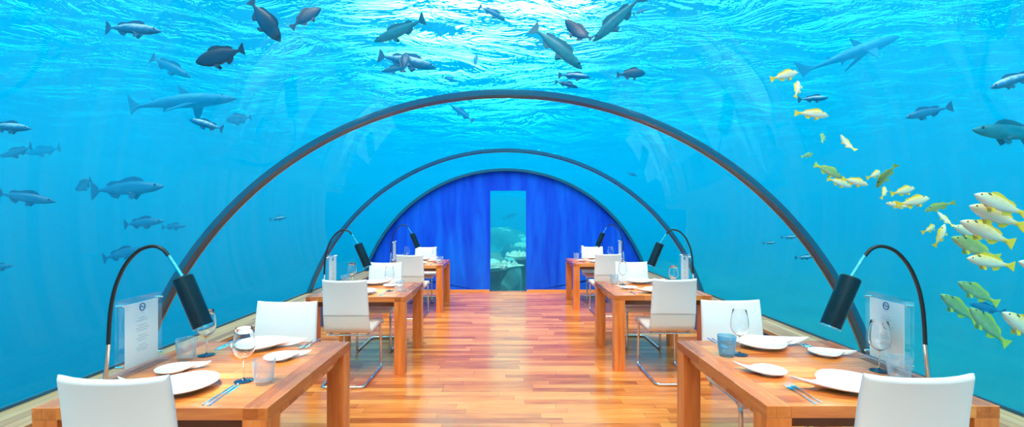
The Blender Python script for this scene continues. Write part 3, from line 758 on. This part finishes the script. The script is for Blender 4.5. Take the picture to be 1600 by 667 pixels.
    for m in FM[mat] + (EYE_M,): me.materials.append(m)
    me.polygons.foreach_set('use_smooth', [True] * len(me.polygons)); me.set_sharp_from_angle(angle=math.radians(50))
    FISH_MESH[key] = me; return me
def ray(px, py): return Vector(((px - VX) / F, 1.0, -(py - VY) / F))
def exit_t(d):
    a = d.x ** 2 + d.z ** 2; b = 2 * d.z * (EYE - CZ); c = (EYE - CZ) ** 2 - R * R
    t = (-b + math.sqrt(b * b - 4 * a * c)) / (2 * a) if a > 1e-9 else 1e9
    return t
FISH_NAME = {'snapper': 'snapper', 'deep': 'reef_fish', 'jack': 'slender_fish', 'shark': 'reef_shark'}
def fish(shape, mat, head, tail, off, label, yaw=0.0, bend=0.25, roll=0.0, group='fish outside the glass', name=None, cat='fish'):
    """swims off metres beyond the glass; yaw turns its nose away from us"""
    if not group.startswith('yellow') and off >= 0.7: off *= 3.6 if shape == 'shark' else 2.8 if group.startswith('blue fish left') else 2.0
    mid = ((head[0] + tail[0]) / 2, (head[1] + tail[1]) / 2); d = ray(*mid)
    te = exit_t(d); t = te + off / d.length
    if t > 60: t = YB + 1 + off
    P = Vector((0, 0, EYE)) + d * t
    v = Vector((head[0] - tail[0], 0, -(head[1] - tail[1]))) * (t / F)
    L = v.length
    fx = v.normalized(); L = L / max(0.25, math.cos(yaw))
    fwd = (fx * math.cos(yaw) + Vector((0, 1, 0)) * math.sin(yaw)).normalized()
    sd = Vector((0, 1, 0)); sd = (sd - fwd * sd.dot(fwd)).normalized(); up = fwd.cross(sd)
    if up.z < 0: sd = -sd; up = -up
    m = Matrix((fwd, sd, up)).transposed().to_4x4()
    o = bpy.data.objects.new(name or FISH_NAME[shape], fish_mesh(shape, mat, bend)); COL.objects.link(o)
    if P.z > SURF - 0.5: print('FISH NEAR SURFACE', label, P)
    o.matrix_world = Matrix.Translation(P) @ m @ Matrix.Rotation(roll, 4, 'X') @ Matrix.Scale(L, 4)
    tag(o, label, cat, group); return o

SN = 'yellow-tailed snappers right of the tunnel'
def sn(h, t, off, label, mat='snapper', yaw=0.0, bend=0.25, roll=0.0): fish('snapper', mat, h, t, off, label, yaw, bend, roll, SN)
sn((1251, 111), (1205, 124), 0.6, 'pale snapper at the very top of the yellow-tailed shoal', yaw=0.2)
sn((1253, 123), (1240, 152), 0.7, 'small snapper rising nose up, second from the top of the shoal', yaw=0.5)
sn((1296, 181), (1247, 175), 0.5, 'white snapper with yellow tail swimming right above the tiny dark-backed one', bend=0.4)
sn((1291, 206), (1281, 222), 0.9, 'tiny dark-backed snapper with yellow tail nosing upward, above the right arch', 'snapper_green', yaw=0.7)
sn((1315, 210), (1329, 238), 0.5, 'white snapper curving upward with green tail below', yaw=0.2, bend=0.7)
sn((1273, 240), (1252, 245), 1.6, 'faint greenish snapper nearest the big arch in the shoal', 'snapper_green', yaw=0.3)
sn((1316, 278), (1274, 257), 0.6, 'green striped snapper diving right, leftmost of the lower shoal', 'snapper_green', bend=0.1)
sn((1331, 292), (1294, 279), 0.9, 'blue-white snapper tucked under the green striped one', bend=0.1)
sn((1357, 289), (1317, 279), 0.5, 'white snapper with black spot swimming right, ahead of the green striped one', bend=0.1)
sn((1382, 266), (1357, 277), 0.5, 'plump white snapper turned right beside the upright green one', yaw=0.5, bend=0.6)
sn((1377, 293), (1390, 257), 0.6, 'green snapper heading steeply down with yellow tail on top', 'snapper_green', yaw=0.5, bend=0.2)
sn((1389, 290), (1376, 308), 0.4, 'small white snapper below the upright green one', yaw=0.6, bend=0.5)
sn((1434, 293), (1393, 303), 0.5, 'white snapper with yellow tail, upper of the close pair swimming right', yaw=0.2)
sn((1456, 309), (1404, 320), 0.4, 'long white snapper, lower of the close pair swimming right', yaw=0.1)
sn((1388, 317), (1418, 324), 0.5, 'white snapper facing left under the close pair', yaw=0.3)
sn((1449, 330), (1482, 316), 0.5, 'olive snapper facing left with bright yellow tail', 'snapper_green', yaw=0.3, bend=0.4)
sn((1470, 331), (1482, 354), 0.6, 'slim white snapper pointing up between the olive one and the green-tailed one', yaw=0.4, bend=0.3)
sn((1468, 351), (1443, 362), 0.5, 'plump pale snapper turned right beside the green-tailed one', yaw=0.5, bend=0.6)
sn((1481, 350), (1461, 384), 0.4, 'pale snapper nose up with green tail', yaw=0.2, bend=0.3)
sn((1522, 303), (1602, 336), 0.35, 'large yellow-backed snapper facing left, uppermost at the right edge', bend=0.1)
sn((1514, 321), (1597, 354), 0.35, 'large white snapper with yellow tail facing left, second down at the right edge', bend=0.12)
sn((1500, 345), (1580, 381), 0.35, 'large yellow-backed snapper facing left, third down at the right edge', bend=0.1)
sn((1489, 353), (1545, 374), 0.7, 'pale snapper partly hidden behind the third large one', bend=0.1)
sn((1486, 370), (1557, 404), 0.45, 'pale snapper with olive back facing left, fourth of the large ones', 'snapper_green', bend=0.1)
sn((1510, 403), (1580, 416), 0.45, 'pale green snapper with yellow tail facing left, lowest of the large ones', bend=0.15)
sn((1591, 408), (1652, 432), 0.3, 'white snapper nose at the right edge of the frame, below the yellow shoal', bend=0.1)
sn((1496, 440), (1556, 474), 1.0, 'blue-green snapper facing left, uppermost of the lower faint group', 'snapper_green', bend=0.12)
sn((1469, 459), (1524, 502), 1.1, 'blue-green snapper facing left, leftmost of the lower faint group', 'snapper_green', bend=0.1)
fish('jack', 'jack', (1514, 474), (1568, 488), 1.3, 'dusky blue fish crossing between the lower green snappers', bend=0.1)
sn((1515, 480), (1571, 538), 0.9, 'blue-green snapper facing up left, lowest of the lower faint group', 'snapper_green', bend=0.1)
sn((1565, 487), (1640, 540), 0.4, 'pale snapper cut by the right edge at the height of the lamp stem', bend=0.1)

g = 'blue fish left of the tunnel'
fish('jack', 'white', (251, 49), (160, 41), 0.8, 'blue fish with pale back swimming right at the upper left', group=g, bend=0.15)
fish('deep', 'dark', (306, 98), (384, 78), 0.5, 'dark oval fish with raised fins facing left at the upper left', group=g, bend=0.15)
fish('jack', 'jack', (298, 121), (230, 87), 2.0, 'faint steel blue fish diving right under the pale-backed one', group=g)
fish('jack', 'white', (296, 187), (352, 203), 1.0, 'small fish with white back facing left beside the faint oval one', group=g)
fish('deep', 'jack', (353, 188), (395, 184), 1.6, 'faint oval blue fish below the long pale shark', group=g)
fish('shark', 'shark', (368, 153), (184, 165), 1.6, 'long pale reef shark gliding right at the left of the big arch', group='reef sharks', cat='shark')
fish('jack', 'white', (48, 201), (-24, 196), 1.2, 'blue fish with pale nose cut by the left edge', group=g)
fish('jack', 'jack', (0, 245), (56, 230), 2.0, 'faint blue fish facing left under the one with pale nose', group=g)
fish('jack', 'jack', (78, 315), (-4, 302), 1.2, 'blue finned fish swimming right low at the left edge', group=g, yaw=0.2, bend=0.3)
fish('deep', 'jack', (115, 297), (150, 280), 1.4, 'small dusky fish facing left behind the large long one', group=g, yaw=0.2)
fish('jack', 'jack', (256, 291), (138, 298), 1.5, 'large long blue fish swimming right at mid left', group=g, bend=0.1)
fish('jack', 'jack', (256, 345), (188, 351), 1.3, 'blue fish swimming right above the left lamp', group=g)
fish('jack', 'jack', (291, 353), (250, 355), 1.9, 'small blue fish above the left lamp arch', group=g)
fish('jack', 'jack', (226, 388), (154, 405), 1.4, 'blue fish passing behind the left lamp gooseneck', group=g)
fish('jack', 'jack', (20, 415), (-24, 420), 1.4, 'dark blue fish leaving at the left edge, lowest one', group=g)
fish('jack', 'white', (448, 340), (420, 343), 1.6, 'tiny pale fish above the middle left table', group=g)
fish('jack', 'jack', (40, 240), (100, 232), 3.6, 'very faint blue fish far behind the left shoal', group=g)

g = 'dark fish overhead'
fish('deep', 'dark', (434, 62), (392, 2), 0.7, 'dark fish diving steeply, left of the overhead pale patch', group=g, yaw=0.2)
fish('deep', 'dark', (498, 8), (458, 44), 0.9, 'dark blotchy fish near the top edge left of centre', group=g, yaw=0.3)
fish('jack', 'grouper', (582, 62), (668, 36), 1.0, 'large greenish grouper with swept fins overhead left of centre', group=g, bend=0.25, yaw=0.2)
fish('deep', 'dark', (633, 77), (632, 113), 1.5, 'small dark upright fish above the nearest arch', group=g, yaw=0.5)
fish('jack', 'white', (682, 106), (590, 86), 1.6, 'slender pale-backed fish crossing below the grouper', group=g, bend=0.1)
fish('jack', 'dark', (596, 112), (642, 104), 2.4, 'slim dark fish just under the upright one', group=g)
fish('jack', 'jack', (745, 82), (742, 106), 2.2, 'tiny fish hanging upright near the top of the nearest arch', group=g, yaw=0.4)
fish('jack', 'jack', (790, 32), (748, 8), 1.4, 'steel blue fish at the top edge near the middle', group=g)
fish('jack', 'jack', (715, 128), (690, 118), 3.0, 'tiny faint fish left of the top of the nearest arch', group=g)
fish('jack', 'grouper', (910, 108), (832, 40), 0.9, 'long dusky fish diving right above the arch top', group=g, bend=0.15)
fish('deep', 'dark', (884, 30), (924, 74), 0.8, 'curved dark fish against the pale overhead patch', group=g, bend=0.9, yaw=0.2)
fish('jack', 'white', (923, 121), (873, 116), 1.0, 'dark fish with white flash, upper of two over the arch', group=g)
fish('jack', 'dark', (904, 137), (868, 127), 1.2, 'dark fish, lower of two over the arch', group=g)
fish('deep', 'dark', (1009, 114), (965, 116), 1.2, 'dark oval fish right of the two over the arch', group=g)
fish('jack', 'grouper', (928, 62), (1000, 0), 1.0, 'big dusky green fish at the top edge right of centre', group=g, bend=0.2, yaw=0.2)
fish('jack', 'jack', (1012, 14), (990, 22), 2.0, 'small faint fish at the top edge right of the big dusky one', group=g)
fish('jack', 'jack', (996, 275), (980, 270), 1.5, 'tiny fish above the second arch at its right', group=g)
fish('jack', 'jack', (705, 165), (740, 190), 2.4, 'faint blue fish seen through the nearest arch, left of its top', group=g)
fish('jack', 'jack', (810, 333), (786, 342), 5.0, 'faint fish above the reef in the tall end window', group='fish beyond the end window')

g = 'blue fish right of the tunnel'
fish('jack', 'white', (1295, 153), (1250, 155), 0.9, 'dark blue fish with white-topped head among the upper snappers', group=g)
fish('shark', 'shark', (1408, 56), (1258, 110), 2.0, 'long slender shark rising to the upper right', group='reef sharks', cat='shark')
fish('jack', 'jack', (1413, 184), (1481, 168), 1.2, 'steel blue fish with forked tail facing left at the right', group=g)
fish('jack', 'grouper', (1518, 203), (1650, 212), 0.9, 'large blue-grey fish entering from the right edge', group=g, bend=0.1)
fish('jack', 'white', (1546, 138), (1622, 112), 1.0, 'pale-backed fish at the right edge above the large one', group=g)
fish('jack', 'white', (1213, 379), (1193, 380), 1.4, 'tiny pale fish, left of three small ones above the right tables', group=g)
fish('jack', 'white', (1246, 370), (1222, 371), 1.5, 'tiny pale fish, uppermost of three small ones above the right tables', group=g)
fish('jack', 'white', (1272, 401), (1244, 403), 1.1, 'tiny pale fish, lowest of three small ones above the right tables', group=g)

# ------------------------------------------------------------------ reef beyond the end window
def blob(bm, c, r, sq=(1, 1, 1), sub=3, amp=0.25, seed=0):
    rr = random.Random(seed); ph = [(rr.uniform(2, 7), rr.uniform(2, 7), rr.uniform(2, 7), rr.uniform(0, 6)) for _ in range(5)]
    v0 = bmesh.ops.create_icosphere(bm, subdivisions=sub, radius=1)['verts']
    for v in v0:
        n = sum(math.sin(v.co.x * a + v.co.y * b + v.co.z * c_ + p) for a, b, c_, p in ph) / 5
        if sub > 3: n += 0.35 * sum(math.sin(4.1 * (v.co.x * b - v.co.y * c_ + v.co.z * a) + 2 * p) for a, b, c_, p in ph) / 5
        s = r * (1 + amp * n); v.co = Vector((c[0] + v.co.x * s * sq[0], c[1] + v.co.y * s * sq[1], c[2] + v.co.z * s * sq[2]))
def coral_head(x, y, r, seed, label, top):
    base = bed(x, y); root = empty('coral_head', (x, y, base)); tag(root, label, 'coral', 'corals beyond the end window')
    bm = bmesh.new(); blob(bm, (0, 0, (top - base) * 0.42), r, (1.3, 1, (top - base) / 2 / r), 4, 0.3, seed); mesh_obj('rock', bm, M['rock'], root)
    bm = bmesh.new(); rr = random.Random(seed)
    for k in range(14):
        a = rr.uniform(0, 6.28); q = rr.uniform(0, 1.05) * r
        blob(bm, (q * 1.2 * math.cos(a), q * math.sin(a), (top - base) * (0.9 - 0.3 * (q / r) ** 2)), rr.uniform(0.14, 0.3) * r, (1.2, 1, 0.7), 2, 0.3, seed * 31 + k)
    mesh_obj('coral_growth', bm, M['coral'], root)
def table_coral(x, y, z, r, seed, label):
    base = bed(x, y); root = empty('table_coral', (x, y, base)); tag(root, label, 'coral', 'corals beyond the end window')
    h = z - base
    mesh_obj('stalk', lathe([(0, -0.05), (r * 0.4, -0.05), (r * 0.2, h * 0.4), (r * 0.22, h * 0.8), (r * 0.5, h)], 16, lambda a, z: 1 + 0.15 * math.sin(a * 31 + z * 5)), M['rock'], root)
    bm = lathe([(0, h - 0.02), (r * 0.5, h - 0.03), (r * 0.95, h + 0.05), (r, h + 0.09), (r * 0.9, h + 0.10), (r * 0.4, h + 0.06), (0, h + 0.06)], 36, lambda a, z: 1 + 0.13 * math.sin(a * 6.283 * 3 + seed) + 0.06 * math.sin(a * 6.283 * 7 + 2 * seed))
    rr = random.Random(seed)
    for k in range(40):
        a = rr.uniform(0, 6.28); q = r * 0.92 * math.sqrt(rr.random()); blob(bm, (q * math.cos(a), q * math.sin(a), h + 0.09), rr.uniform(0.04, 0.08), (1, 1, 1.2), 1, 0.2, seed + k)
    mesh_obj('plate', bm, M['coral'], root)
table_coral(-0.25, 11.2, 0.22, 0.62, 1, 'broad table coral lowest at the left of the end window')
table_coral(0.55, 11.9, 0.42, 0.55, 2, 'table coral stepping up at the right of the end window')
coral_head(-0.5, 13.4, 0.7, 3, 'rounded coral head behind the lowest table coral', 0.5)
coral_head(0.6, 15.4, 0.7, 4, 'rounded coral head in the middle of the reef view', 0.75)
coral_head(-0.2, 18.6, 1.1, 5, 'faint tall coral head at the back of the reef view', 1.2)
